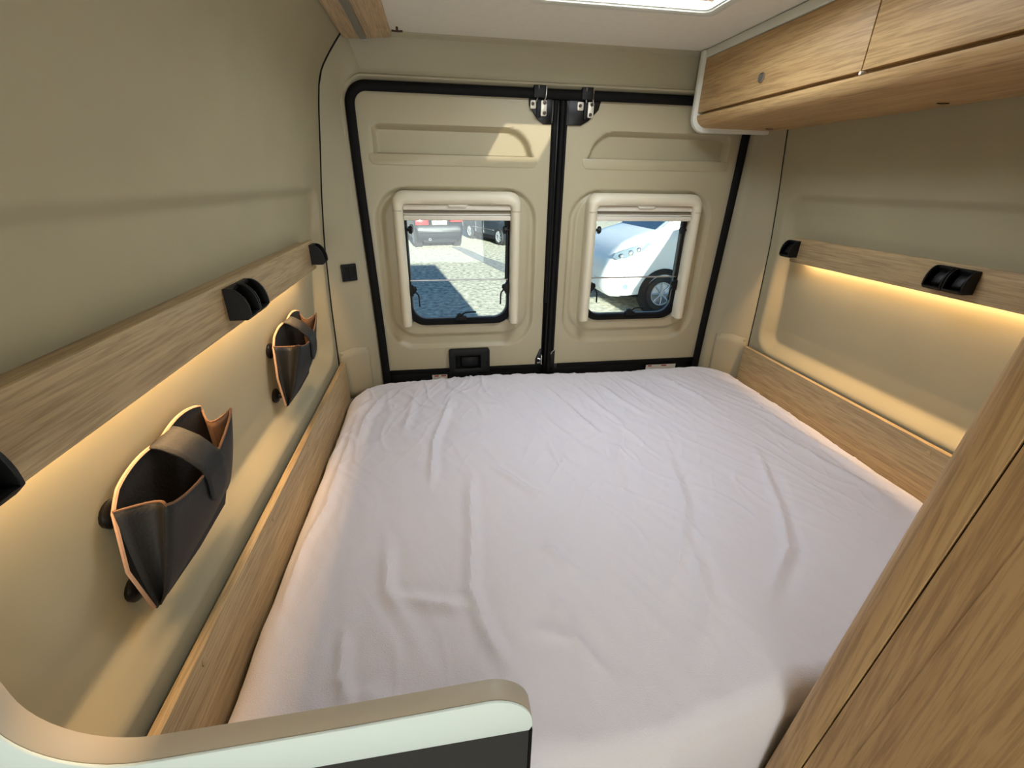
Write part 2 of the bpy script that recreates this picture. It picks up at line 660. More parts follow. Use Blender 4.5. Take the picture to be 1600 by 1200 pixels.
# access covers low on both pillars, each with two screws
for sd, z1, ta, tb in ((-1, 1.035, .03, .74), (1, 1.048, .06, .74)):
    mb = MB()

    def cf(a, b):
        p, d, n = frame_at(sd, .80 + (z1 - .012 * abs(1 - 2 * a) - .80) * b, ta + (tb - ta) * a)
        return p + n * .0007
    mb.grid(cf, 12, 6)
    cv = mb.build('access_cover', 'pillar', wr, solid=.0014)
    for tt, zz in ((ta + .06, z1 - .02), (tb - .06, z1 - .014)):
        p, d, n = frame_at(sd, zz, tt)
        MB().lathe(p + n * .001, n, [(0, .0065), (.002, .006), (.003, .003), (.003, 0.0)], 12).build('screw', 'pillar', cv)

# socket plate on the left pillar
p, d, n = frame_at(-1, 1.355, .50)
mx = Matrix.Translation(p + n * .001) @ Matrix((d, n, Vector((0, 0, 1)))).transposed().to_4x4()
t = thing('socket_plate', p, 'small square black socket plate on beige pillar beside door', 'socket')
MB(mx).box(-.031, .031, 0, .009, -.034, .034).build('plate', 'black', t, bevel=.003)
MB(mx).box(-.022, -.002, .009, .012, -.026, .026).build('rocker', 'gloss', t, bevel=.0015)
MB(mx).box(.002, .022, .009, .012, -.026, .026).build('rocker', 'gloss', t, bevel=.0015)

# black rubber seal round the door opening
mb = MB()
path = []
for i in range(0, nI):
    a, b = Vector(INNER[max(i - 1, 0)]), Vector(INNER[min(i + 1, nI - 1)])
    tg = (b - a).normalized()
    nr = Vector((tg.y, -tg.x))
    q = Vector(INNER[i]) + nr * .0145
    path.append((q.x, -.012, q.y))
mb.tube(path, .0175, 10, r2=.011, up=(0, 1, 0))
tag(mb.build('door_seal', 'rubber', origin=(CX, -.012, 0)), 'black rubber seal framing the whole rear door opening', 'seal')

# ------------------------------------------------------------------ rear doors
XL0, XL1, XR0, XR1 = -.80, -.028, .036, .832


def pocket_poly(s):
    # pocket outline for the left door; mirrored for the other one
    p = [(-.712, 1.784), (-.712, 1.872), (-.700, 1.884), (-.205, 1.886)] + arc(-.205, 1.786, .1, 82, 12, 8) + [(-.096, 1.784)]
    return p if s < 0 else [(2 * CX - a + .005, b) for a, b in p]


def door(name, s, x0, x1):
    d = thing(name, ((x0 + x1) / 2, 0, .2), kind='structure')
    poly = pocket_poly(s)
    wc = (-.405 if s < 0 else .397)
    ex0, ex1 = (wc - .333, wc + .333)

    def h(x, z):
        y = 0.0
        if z > 1.75:
            y += .034 * sstep(-.006, .012, -sd_poly(x, z, poly))
        else:
            e = -sd_rrect(x, z, ex0, ex1, .995, 1.678, .135)
            w = .030 + .022 * sstep(1.3, 1.0, z)
            y += .016 * sstep(0, .016, e)
            e2 = -sd_rrect(x, z, ex0 + .035, ex1 - .035, 1.058, 1.660, .11)
            y -= .010 * sstep(-.010, .006, e2)
        return y
    n, m = int((x1 - x0) / .006), 186
    z0, z1 = .893, 2.012
    hx0, hx1, hz0, hz1 = wc - .224, wc + .224, 1.122, 1.622

    def skip(a, b):
        x, z = x0 + (x1 - x0) * a, z0 + (z1 - z0) * b
        return hx0 < x < hx1 and hz0 < z < hz1
    mb = MB()
    mb.grid(lambda a, b: (x0 + (x1 - x0) * a, h(x0 + (x1 - x0) * a, z0 + (z1 - z0) * b), z0 + (z1 - z0) * b), n, m, skip)
    mb.build('trim_panel', 'door', d)
    # dark outer skin below the trim panel, and outer metal round the window
    bx('lower_skin', 'gloss', d, x0, x1, .006, .03, .05, .91, .002)
    bx('lower_edge', 'rubber', d, x0 + .02, x1, -.006, .006, .872, .8935, .003)
    MB().ring([(x0, .9), (x1, .9), (x1, 2.03), (x0, 2.03)], [(wc - .222, 1.118), (wc + .222, 1.118), (wc + .222, 1.626), (wc - .222, 1.626)], 1, .045, .06).build('outer_skin', 'white', d)
    # lip of the storage pocket
    lx0, lx1 = min(p[0] for p in poly) - .021, max(p[0] for p in poly) + .017
    rs = (.026, .002, .002, .026)
    MB().prism(rrect(lx0, lx1, 1.752, 1.790, .02, rs=rs), 1, -.0028, .004).build('pocket_lip', 'door', d, bevel=.001)
    return d, wc


d1, wc1 = door('door_1', -1, XL0, XL1)
d2, wc2 = door('door_2', 1, XR0, XR1)


def striker(d, s, pts, clamps, rods):
    pl = MB().prism(pts, 1, -.010, .001).build('hinge_plate', 'gloss', d, bevel=.002)
    for (xa, xb, za, zb, bolts) in clamps:
        c = MB().prism(rrect(xa, xb, za, zb, .005, 4), 1, -.016, -.008).build('clamp', 'zinc', pl, bevel=.001)
        for bxx, bzz in bolts:
            MB().lathe((bxx, -.016, bzz), (0, -1, 0), [(0, .0062), (.003, .0062), (.004, .005), (.004, .003), (.002, .0028), (.002, 0)], 12).build('bolt', 'screw', pl)
    for xr in rods:
        MB().tube([(xr + s * .008, -.018, 1.975), (xr + s * .002, -.023, 1.99), (xr, -.028, 2.005), (xr, -.030, 2.028)], .0022, 6).build('spring_rod', 'steel', pl)
    xm = (clamps[0][1] + clamps[1][0]) / 2
    MB().box(xm - .008, xm + .008, -.022, -.010, 1.925, 1.985).build('catch', 'black', pl, bevel=.003)
    MB().box(xm - .022, xm + .024, -.031, -.010, 1.990, 2.030).build('bracket', 'black', pl, bevel=.002)
    return pl


striker(d1, -1, [(-.121, 2.0), (-.119, 1.965), (-.085, 1.922), (-.06, 1.906), (-.029, 1.906), (-.029, 2.0)],
        [(-.116, -.094, 1.955, 1.983, [(-.107, 1.971)]), (-.075, -.052, 1.932, 1.984, [(-.060, 1.976), (-.060, 1.942)])], (-.088, -.058))
striker(d2, 1, [(.036, 2.0), (.036, 1.905), (.09, 1.905), (.119, 1.921), (.158, 1.960), (.168, 2.0)],
        [(.070, .094, 1.955, 1.984, [(.080, 1.971)]), (.112, .136, 1.932, 1.985, [(.127, 1.976), (.123, 1.942)])], (.098, .126))

# door handle of the left door: black housing with a sunk lever
hp = MB().ring(rrect(-.468, -.278, .845, .990, .012), rrect(-.438, -.322, .895, .958, .004), 1, -.022, .004).build('handle_housing', 'black', d1, bevel=.003)
MB().box(-.44, -.32, -.004, .003, .89, .962).build('handle_well', 'rubber', hp)
MB().grid(lambda a, b: (-.415 + .09 * a, -.017 + .012 * (2 * a - 1) ** 2 + .004 * (2 * b - 1) ** 2, .898 + .055 * b), 12, 6).build('lever', 'black', hp, solid=.004)
MB().cyl((-.292, -.022, .925), (-.292, -.0235, .925), .005, 10).build('screw_cap', 'rubber', hp)

# lower lock of the centre joint
pl = MB().prism([(-.055, .872), (-.055, .920), (-.035, .972), (-.026, .972), (-.026, .872)], 1, -.008, .002).build('lock_plate', 'gloss', d1, bevel=.002)
MB().tube([(-.046, -.012, .905), (-.034, -.018, .908), (-.034, -.018, .925), (-.045, -.012, .928)], .004, 8).build('lock_loop', 'steel', pl)
MB().box(-.030, -.026, -.02, -.004, .898, .946).build('lock_tab', 'steel', pl, bevel=.001)
pl = MB().prism([(.04, .872), (.04, .965), (.026, .958), (.014, .935), (.010, .872)], 1, -.008, .002).build('lock_plate', 'gloss', d2, bevel=.002)
MB().tube([(.036, -.009, .966), (.026, -.0095, .959), (.014, -.009, .937)], .0022, 6).build('edge_wire', 'steel', pl)

# centre joint between the two doors
t = thing('centre_joint', (0, 0, .3), 'black rubber joint running upright between the two rear doors', 'seal')
bx('channel', 'gloss', t, -.030, .038, .006, .045, .3, 2.03, .002)
MB().tube([(-.017, -.004, .3), (-.017, -.004, 1.2), (-.015, -.004, 1.986)], .011, 10).build('bulb_seal', 'rubber', t)
MB().tube([(.009, -.004, .3), (.012, -.004, 1.2), (.014, -.004, 1.986)], .011, 10).build('bulb_seal', 'rubber', t)
MB().tube([(.026, -.001, .3), (.028, -.001, 1.2), (.030, -.001, 1.986)], .007, 8).build('bulb_seal', 'rubber', t)
MB().tube([(-.0275, -.004, 1.91), (-.027, -.006, 1.95), (-.0255, -.006, 1.986)], .0022, 6, r2=.004).build('flange', 'rubber2', t)
MB().tube([(.0335, -.006, 1.905), (.0345, -.008, 1.95), (.033, -.008, 1.986)], .0022, 6, r2=.004).build('flange', 'rubber2', t)

# paper labels on the sill under the doors
for xa, xb, lab in ((-.55, -.48, 'pale paper tag under the door latch, half hidden by the sheet'), (.52, .68, 'pale paper tag with red print on sill below the right door')):
    t = thing('sill_label', (xa, -.008, .85), lab, 'label')
    bx('paper', 'label', t, xa, xb, -.0115, -.0095, .836, .865, 0)
    for k in range(2):
        bx('print', 'red', t, xa + .01 + k * (xb - xa) * .45, xa + .03 + k * (xb - xa) * .5, -.0122, -.0114, .857, .863, 0)


# ------------------------------------------------------------------ caravan windows in the doors
def window(name, wc, flip):
    w = thing(name, (wc, -.02, 1.1), kind='structure')
    x0, x1 = wc - .257, wc + .257
    ix0, ix1 = wc - .217, wc + .217
    # cassette and side rails of the blind: an upside-down U with rounded shoulders
    outer = [(x1, 1.118)] + arc(x1 - .045, 1.662 - .045, .045, 0, 90, 8) + arc(x0 + .045, 1.662 - .045, .045, 90, 180, 8) + [(x0, 1.118)]
    inner = [(ix1, 1.118)] + [(ix1, 1.60), (ix1 - .006, 1.612)] + [(ix1 - .02 - (ix1 - ix0 - .04) * k / 13, 1.613) for k in range(14)] + [(ix0 + .006, 1.612), (ix0, 1.60)] + [(ix0, 1.118)]
    mb = MB()
    n = len(outer)
    assert len(inner) == n, (len(inner), n)
    layers = [(0, .006), (0, -.030), (.10, -.045), (.32, -.053), (.6, -.054), (.88, -.049), (1, -.040), (1, .006)]
    vs = []
    for t, y in layers:
        for a, b in zip(outer, inner):
            vs.append((a[0] + (b[0] - a[0]) * t, y, a[1] + (b[1] - a[1]) * t))
    fs = []
    for k in range(len(layers) - 1):
        for q in range(n - 1):
            fs.append((k * n + q, k * n + q + 1, (k + 1) * n + q + 1, (k + 1) * n + q))
    fs.append(tuple(k * n for k in range(len(layers))))
    fs.append(tuple(k * n + n - 1 for k in range(len(layers))))
    mb.add(vs, fs)
    fr = mb.build('blind_cassette', 'cass', w)
    for xx in (x0 + .018, x1 - .018):
        MB().cyl((xx, -.026, 1.112), (xx, -.026, 1.12), .0165, 14).build('rail_foot', 'cass', fr)
        MB().box(xx - .0185, xx + .0185, -.0546, -.0535, 1.588, 1.5895).build('joint_line', 'pleat', fr)
    # blind and insect screen bars, pulled up
    a, b = ix0 + .001, ix1 - .001
    bar = bx('blind_bar', 'cass2', w, a, b, -.036, -.012, 1.592, 1.612, .003)
    MB().prism([(wc - .042, 1.6135), (wc + .042, 1.6135), (wc + .032, 1.603), (wc - .032, 1.603)], 1, -.044, -.034).build('pull_tab', 'cass2', bar, bevel=.003)
    for k in range(3):
        bx('pleat', 'pleat', w, a, b, -.030 + .002 * k, -.006, 1.5795 + .004 * k, 1.5832 + .004 * k, .0008)
    bx('screen_bar', 'cass2', w, a, b, -.034, -.010, 1.574, 1.579, .001)
    bx('screen_bar', 'cass2', w, a, b, -.036, -.008, 1.553, 1.572, .003)
    # hinged acrylic pane in its black rubber frame
    MB().ring(rrect(wc - .236, wc + .236, 1.106, 1.632, .08), rrect(wc - .2115, wc + .2115, 1.130, 1.608, .062), 1, -.004, .045).build('pane_frame', 'rubber', w, bevel=.003)
    MB().prism(rrect(wc - .2125, wc + .2125, 1.129, 1.609, .063), 1, .026, .032).build('pane', 'glass', w)
    MB().ring(rrect(wc - .212, wc + .212, 1.1295, 1.6085, .062), rrect(wc - .208, wc + .208, 1.1335, 1.6045, .059), 1, .018, .034).build('pane_edge', 'rubber2', w)
    MB().tube([(wc - .211, .004, 1.306), (wc + .211, .004, 1.306)], .0032, 8).build('cross_rod', 'steel', w)
    # friction stay and its knobs on one side, catches on three sides
    sx = wc + .203
    MB().tube([(sx, -.006, 1.31), (sx + .003, -.006, 1.545)], .0062, 8).build('stay', 'gloss', w)
    MB().box(sx - .009, sx + .009, -.015, .008, 1.53, 1.562).build('stay_bracket', 'black', w, bevel=.002)
    for xx, sg in ((wc - .202, 1), (sx - .002, -1)):
        kn = MB().lathe((xx, -.014, 1.515), (sg, -.15, 0), [(-.012, .006), (.002, .006), (.002, .015), (.012, .016), (.016, .011), (.016, 0)], 8).build('stay_knob', 'black', w)
    for xx, zz, rot, sg in ((wc, 1.142, 0, 1), (wc - .205, 1.265, 1, -1), (wc + .203, 1.268, 2, 1)):
        if rot == 0:
            mx = Matrix.Translation((xx, -.006, zz))
        elif rot == 1:
            mx = Matrix.Translation((xx, -.006, zz)) @ Matrix.Rotation(PI / 2, 4, 'Y')
        else:
            mx = Matrix.Translation((xx, -.006, zz)) @ Matrix.Scale(-1, 4, (1, 0, 0)) @ Matrix.Rotation(PI / 2, 4, 'Y')
        lt = MB(mx).box(-.024, .024, -.008, .012, -.014, .004).build('catch', 'black', w, bevel=.003)
        MB(mx).prism([(-.021, .000), (-.018, .016), (-.004, .020), (.012, .008), (.018, .000)], 1, -.013, .004).build('catch_body', 'black', lt, bevel=.003)
        MB(mx).tube([(-.006, -.012, .006), (.016, -.016, .024), (.028, -.018, .026), (.066, -.018, .027)], .0042, 8, r2=.0035).build('catch_lever', 'black', lt)
    return w


window('window_1', wc1, 1)
window('window_2', wc2, 1)


# ------------------------------------------------------------------ timber along the walls
def rail(side, y0, y1, label):
    t = thing('wall_rail', (side * .93, y0, 1.42), label, 'wall rail', 'oak rails on the side walls')
    xo = XOFF[side]
    f, b = side * .900 + xo, side * .915 + xo
    MB().prism([(min(f, b), 1.424), (max(f, b), 1.424), (max(f, b), 1.515), (min(f, b), 1.515)], 1, y0, y1).build('board', 'rail', t, bevel=.002)
    wx = side * .953 + xo
    bx('top_batten', 'rail', t, min(b, wx), max(b, wx), y0, y1 - .012, 1.496, 1.508, .001)
    bx('spacer', 'rail', t, min(b, wx), max(b, wx), y0, y1 - .004, 1.486, 1.4955, .001)
    st = bx('led_strip', 'alu', t, min(b, side * .947 + xo), max(b, side * .947 + xo), y0, y1 - .03, 1.4510, 1.4855, .0008)
    lp = (side * .936 + xo, side * .938 + xo)
    bx('spill_shield', 'alu', t, min(lp), max(lp), y0, y1 - .03, 1.427, 1.4515, .0004)  # unseen lip added to keep the strip's light off the bed
    n = 0
    y = max(y0 + .012, -1.57)
    while y < y1 - .035 and n < 110:
        xa, xb_ = side * .9405 + xo, side * .9455 + xo
        MB().add([(xa, y, 1.4502), (xb_, y, 1.4502), (xb_, y + .0105, 1.4502), (xa, y + .0105, 1.4502)], [(0, 1, 2, 3)]).build('led', 'led', st, smooth=False)
        y += .0165
        n += 1
    return t


rail(-1, -1.74, -.345, 'oak rail with warm light strip on wall above the leather pockets')
rail(1, -1.62, -.315, 'oak rail with warm light strip on wall below the overhead cabinet')


def strip(name, side, z1, y0, y1):
    xo = XOFF[side]
    f, b = side * .912 + xo, side * .930 + xo
    o = MB().box(min(f, b), max(f, b), y0, y1, .60, z1).build(name, 'strip', bevel=.002)
    tag(o, kind='structure')
    for y in (-.24, -.72, -1.05, -1.4):
        if y < y0 + .05:
            continue
        MB().lathe((f, y, z1 - .022), (-side, 0, 0), [(0, .007), (.0012, .0065), (.002, .004), (.002, 0)], 12).build('screw_cap', 'capscrew', o)
    return o


strip('baseboard_left', -1, .982, -1.585, -.098)
strip('baseboard_right', 1, 1.006, -1.585, -.165)


# ------------------------------------------------------------------ black fold hooks on the rails
def hook(side, yc, n, label):
    """n quarter-round open pods side by side"""
    xo = XOFF[side]
    t = thing('coat_hook', (side * .90 + xo, yc, 1.44), label, 'hook', 'black hooks on the oak rails')
    W, H, D = .055, .062, .042

    def P(q):
        return (side * (.900 - q[0]) + xo, q[1])
    prof = [(0, 0), (0, H), (.010, H)] + [(D - .032 + .032 * math.sin(math.radians(a)), H - .048 + .048 * math.cos(math.radians(a))) for a in range(10, 91, 10)] + [(D, .008), (D - .008, 0)]
    for k in range(n):
        y0 = yc + (k - n / 2) * W + .0012
        y1 = y0 + W - .0024
        h = MB()
        pr = [P((a, b + 1.4435)) for a, b in prof]
        h.prism(pr, 1, y0, y0 + .005)
        h.prism(pr, 1, y1 - .005, y1)
        h.prism([P((a, b + 1.4435)) for a, b in ((0, 0), (0, H), (.010, H), (.011, H - .006), (.006, H - .012), (.005, 0))], 1, y0 + .005, y1 - .005)
        h.prism([P((a, b + 1.4435)) for a, b in ((.005, 0), (.005, .005), (D - .004, .010), (D, .008), (D - .008, 0))], 1, y0 + .005, y1 - .005)
        hb = h.build('housing', 'black', t, bevel=.0012, seg=1)
        ym = (y0 + y1) / 2
        MB().prism([P((a, b + 1.4435)) for a, b in ((.004, .044), (.014, .046), (.024, .036), (.030, .018), (.024, .010), (.019, .028), (.010, .034), (.004, .034))], 1, ym - .012, ym + .012).build('hook_tongue', 'black', hb, bevel=.002)
    return t


hook(-1, -.375, 1, 'single black hook at far end of the rail above the leather pockets')
hook(-1, -.985, 2, 'double black hook between the two leather pockets on the rail')
hook(-1, -1.624, 2, 'black hook cut by the frame at near end of the rail')
hook(1, -.325, 1, 'single black hook at far end of the rail under overhead cabinet')
hook(1, -.935, 2, 'double black hook on the rail under the overhead cabinet')


# ------------------------------------------------------------------ leather wall pockets
def pocket(yf, yr, zt, zb, label):
    """yf/yr: near and far end, zt/zb: upper and lower edge"""
    Lw = yr - yf
    t = thing('wall_pocket', (-.955, (yf + yr) / 2, zb), label, 'pocket', 'leather pockets on the wall')
    xb = -.957

    def top(a):
        return zt + .012 * math.sin(PI * min(1, max(0, a))) ** .7 + .016 * a + .010 * abs(math.sin(2 * PI * a)) - .014 * math.exp(-(a / .05) ** 2)
    bk = []
    for k in range(25):
        a = k / 24
        bk.append((yf + Lw * a, top(a)))
    low = [(yr + .002, zb + .03), (yr - .02, zb + .004), (yf + Lw * .5, zb - .004), (yf + .03, zb), (yf - .004, zb + .008), (yf - .018, zb + .10)]
    MB().prism(bk + low, 0, xb, xb + .0045).build('back_panel', 'leather', t)
    # tan cut edge all round the back panel
    MB().tube([(xb + .0022, y, z) for y, z in [(yf - .003, zb + .008), (yf - .018, zb + .10)] + bk + [(yr + .002, zb + .03)]], .0030, 6, up=(1, 0, 0)).build('cut_edge', 'tan', t)
    D = .064

    def fz(a):
        # upper edge of the front: highest at both corners, dipping towards the middle
        return zt - .010 - .034 * math.sin(PI * a) ** .8 + .018 * a

    def fr(a, b):
        z1, z0 = fz(a), zb + .004 + .024 * a
        y = yf + .004 + (Lw - .004) * a
        d = D * (1 - b) ** .75 * (1 - .20 * a) + .006 + .012 * math.sin(PI * b) * math.sin(PI * a)
        if a in (0, 1):
            d *= .97
        return (xb + d, y + .004 * math.sin(PI * b) * (1 if a > .5 else -1), z1 + (z0 - z1) * b)
    MB().grid(fr, 20, 14).build('front_pocket', 'leather', t, solid=.003)
    MB().tube([Vector(fr(k / 20, 0)) for k in range(21)], .0022, 6).build('front_edge', 'brownin', t)
    for a, sg in ((0, 1), (1, -1)):
        def gs(p, q):
            f = Vector(fr(a, q))
            bq = Vector((xb + .004, f.y + (-.006 if a == 0 else .002), f.z))
            m = bq.lerp(f, p)
            m.y += sg * .030 * math.sin(PI * p) * (1 - .5 * q)
            m.z -= .012 * math.sin(PI * p) * (1 - q)
            return m
        MB().grid(gs, 8, 12).build('side_gusset', 'leather' if a == 0 else 'brownin', t, solid=.0025)
        MB().tube([gs(k / 8, 0) for k in range(9)], .002, 6).build('gusset_edge', 'brownin', t)
    # strap folded over the back edge with a pointed end
    ym, hw = yf + Lw * .52, .036
    c = [(xb - .003, top(.52) - .02), (xb - .003, top(.52) - .002), (xb + .003, top(.52) + .004), (xb + .016, top(.52) + .001)]
    f0 = Vector(fr(.52, 0))
    c += [((c[-1][0] + f0.x) / 2 + .004, (c[-1][1] + f0.z) / 2 + .010), (f0.x + .002, f0.z + .010)]
    c += [(fr(.52, b)[0] + .006, fr(.52, b)[2]) for b in (.06, .16, .26, .36, .46)]

    def stp(a, b):
        k = b * (len(c) - 1)
        i = min(int(k), len(c) - 2)
        q = k - i
        x, z = c[i][0] + (c[i + 1][0] - c[i][0]) * q, c[i][1] + (c[i + 1][1] - c[i][1]) * q
        wd = hw * (1 - .25 * b) * (1 if b < .84 else 1 - ((b - .84) / .16) ** 1.6 * .8)
        return (x, ym + (2 * a - 1) * wd, z)
    MB().grid(stp, 6, 28).build('strap', 'leather', t, solid=.0035)
    for yy, zz in ((yf + .019, zt - .028), (yf + .018, zb + .032), (yr - .03, zt - .03)):
        MB().lathe((wall_x(-1, yy, zz), yy, zz), (1, 0, 0), [(0, 0), (0, .021), (.006, .022), (.011, .018), (.014, .008), (xb - wall_x(-1, yy, zz) + .001, .008), (xb - wall_x(-1, yy, zz) + .001, 0)], 16).build('suction_cup', 'gloss', t)
    return t


pocket(-1.388, -1.120, 1.285, 1.080, 'dark leather wall pocket nearest the white partition panel')
pocket(-.712, -.440, 1.285, 1.085, 'dark leather wall pocket on the wall nearest the rear doors')

# ------------------------------------------------------------------ overhead cabinet
t = thing('overhead_cabinet', (.72, -.8, 1.89), 'pale oak overhead cabinet with white edging above the bed', 'cabinet')
fx, YE, YB = .530, -1.60, -.092
under = [(.548, 1.945), (.530, 1.944)] + [(.530 + .046 - .046 * math.cos(math.radians(a)), 1.944 - .040 * math.sin(math.radians(a))) for a in range(10, 91, 8)] + [(.884, 1.902), (.884, 1.912), (.60, 1.914), (.560, 1.925), (.548, 1.938)]
MB().prism(under, 1, YE, YB).build('bottom_panel', 'cab', t)
bx('back_board', 'cab', t, .552, .566, YE, YB, 1.92, 2.155, .001)
bx('top_rail', 'white', t, .526, .56, YE, YB, 2.128, 2.155, .003)
for k, (ya, yb) in enumerate(((-.8245, YB - .0005), (YE, -.8275))):
    dr = bx('cabinet_door', 'cab', t, fx, .549, ya, yb, 1.9535, 2.127, .0015)
    yk = -.45 if k == 0 else -1.45
    kn = MB().lathe((fx, yk, 2.006), (-1, 0, 0), [(0, .013), (.004, .0135), (.006, .0125), (.0062, .0105), (.004, .0095), (.004, 0)], 24).build('push_knob', 'knob', dr)
    MB().lathe((fx, yk, 2.006), (-1, 0, 0), [(.0032, .0090), (.0055, .0085), (.006, 0)], 20).build('push_button', 'alu', kn)
ep = [(.985, 2.153), (.516, 2.153), (.516, 1.94)] + [(.516 + .055 - .055 * math.cos(math.radians(a)), 1.94 - .053 * math.sin(math.radians(a))) for a in range(10, 91, 10)] + [(.96, 1.889)]
ep = [(min(x, wall_half(z) + .01), z) for x, z in ep]
MB().prism(ep, 1, YB, YB + .022).build('end_panel', 'white', t, bevel=.003)
for x, y in ((.80, -.165), (.82, -.80)):
    sc = MB().lathe((x, y, 1.9022), (0, 0, -1), [(0, .006), (.0015, .0055), (.002, 0)], 10).build('screw', 'screw', t)
    MB().tube([(x - .014, y + .004, 1.9018), (x, y, 1.9008), (x + .014, y - .003, 1.9018)], .0018, 6).build('screw_slot', 'screw', sc)
MB().cyl((.545, -.826, 1.949), (.528, -.826, 1.949), .004, 8).build('bumper_dot', 'cass2', t)

# ------------------------------------------------------------------ bed
WR = [[(-0.421, -0.814), (-0.433, -0.978), (-0.454, -1.254), (-0.421, -1.383), (-0.374, -1.458)], [(-0.191, -0.466), (-0.131, -0.779), (-0.082, -0.905)], [(-0.262, -1.15), (-0.217, -1.264)], [(-0.284, -1.29), (-0.234, -1.509)], [(-0.835, -0.227), (-0.827, -0.924), (-0.855, -1.081), (-0.845, -1.33)], [(-0.868, -0.342), (-0.875, -0.917)], [(-0.624, -1.241), (-0.539, -1.276), (-0.457, -1.298)], [(-0.718, -1.302), (-0.702, -1.409), (-0.662, -1.474)], [(-0.662, -1.423), (-0.611, -1.481)], [(0.239, -0.775), (0.162, -1.06), (0.053, -1.238), (-0.051, -1.357)], [(0.578, -0.763), (0.422, -1.096), (0.328, -1.248), (0.163, -1.388)], [(0.74, -0.507), (0.808, -0.878), (0.829, -1.093)], [(0.673, -0.681), (0.744, -0.947), (0.778, -1.126)], [(-0.299, -0.205), (-0.23, -0.496), (-0.156, -0.695)], [(-0.185, -0.22), (-0.113, -0.579), (-0.025, -0.819)], [(-0.069, -0.234), (0.004, -0.526), (0.05, -0.693)], [(0.06, -0.202), (0.112, -0.467), (0.163, -0.615)], [(0.179, -0.216), (0.222, -0.422), (0.274, -0.561)], [(0.317, -0.183), (0.428, -0.545)], [(0.505, -0.154), (0.59, -0.528)], [(-0.731, -0.197), (-0.79, -0.424), (-0.804, -0.637)], [(-0.603, -0.168), (-0.649, -0.601)], [(-0.454, -0.232), (-0.543, -0.671), (-0.548, -0.904)], [(0.062, -1.574), (-0.085, -1.605), (-0.184, -1.623)], [(0.101, -1.171), (0.042, -1.37), (-0.04, -1.491)], [(0.111, -0.701), (0.028, -0.874), (-0.009, -1.037)], [(-0.365, -0.798), (-0.275, -0.922), (-0.224, -0.988)], [(-0.647, -1.096), (-0.635, -1.228), (-0.593, -1.3)], [(-0.354, -1.354), (-0.259, -1.406), (-0.206, -1.498)]]
BX0, BX1, BY0, BY1 = -.905, .915, -1.572, -.030
NXB, NYB = 330, 290
wr_h = {}
_cell = lambda x, y: (int((x + 2) / .05), int((y + 3) / .05))
for wi, w in enumerate(WR):
    rnd = random.Random(wi)
    amp, wd = rnd.uniform(.0030, .0058), rnd.uniform(.008, .016)
    tot = len(w) - 1
    for k in range(tot):
        (ax, ay), (bx2, by2) = w[k], w[k + 1]
        ln = math.hypot(bx2 - ax, by2 - ay)
        m = max(2, int(ln / .006))
        for q in range(m):
            f = (k + q / m) / tot
            px, py = ax + (bx2 - ax) * q / m, ay + (by2 - ay) * q / m
            px += .008 * noise.noise((px * 6, py * 6, wi))
            a = amp * min(1, f * 5, (1 - f) * 4)
            c = _cell(px, py)
            for i in (-1, 0, 1):
                for j in (-1, 0, 1):
                    wr_h.setdefault((c[0] + i, c[1] + j), {}).setdefault(wi, []).append((px, py, a, wd, (bx2 - ax) / ln, (by2 - ay) / ln))


def wrinkle(x, y):
    h = 0
    for wi, pts in wr_h.get(_cell(x, y), {}).items():
        best = min(pts, key=lambda p: (p[0] - x) ** 2 + (p[1] - y) ** 2)
        d2 = (best[0] - x) ** 2 + (best[1] - y) ** 2
        s = (x - best[0]) * best[5] - (y - best[1]) * best[4]
        g = math.exp(-d2 / (2 * best[3] ** 2))
        h += best[2] * g * (1 if s > 0 else .75) - best[2] * .45 * math.exp(-((abs(s) - .022) ** 2 + max(0, d2 - s * s)) / (2 * .012 ** 2)) * (1 if s < 0 else .3)
    return h


def bed_front(x):
    return lerp([(-2, -1.586), (-.42, -1.586), (-.30, -1.606), (-.16, -1.604), (.06, -1.566), (.13, -1.548), (.25, -1.556), (2, -1.556)], x)


def bed_edge(x, y):
    """distance inside the mattress outline: rounded corners at the doors, drawn in where the sheet is pulled"""
    wob = .010 * noise.noise((x * 3.1, y * 3.1, 4)) + .006 * noise.noise((x * 9, y * 9, 1))
    x1 = BX1
    d = -sd_rrect(x, y, BX0, x1, BY0 - .6, BY1, .19)
    return d + wob * .6


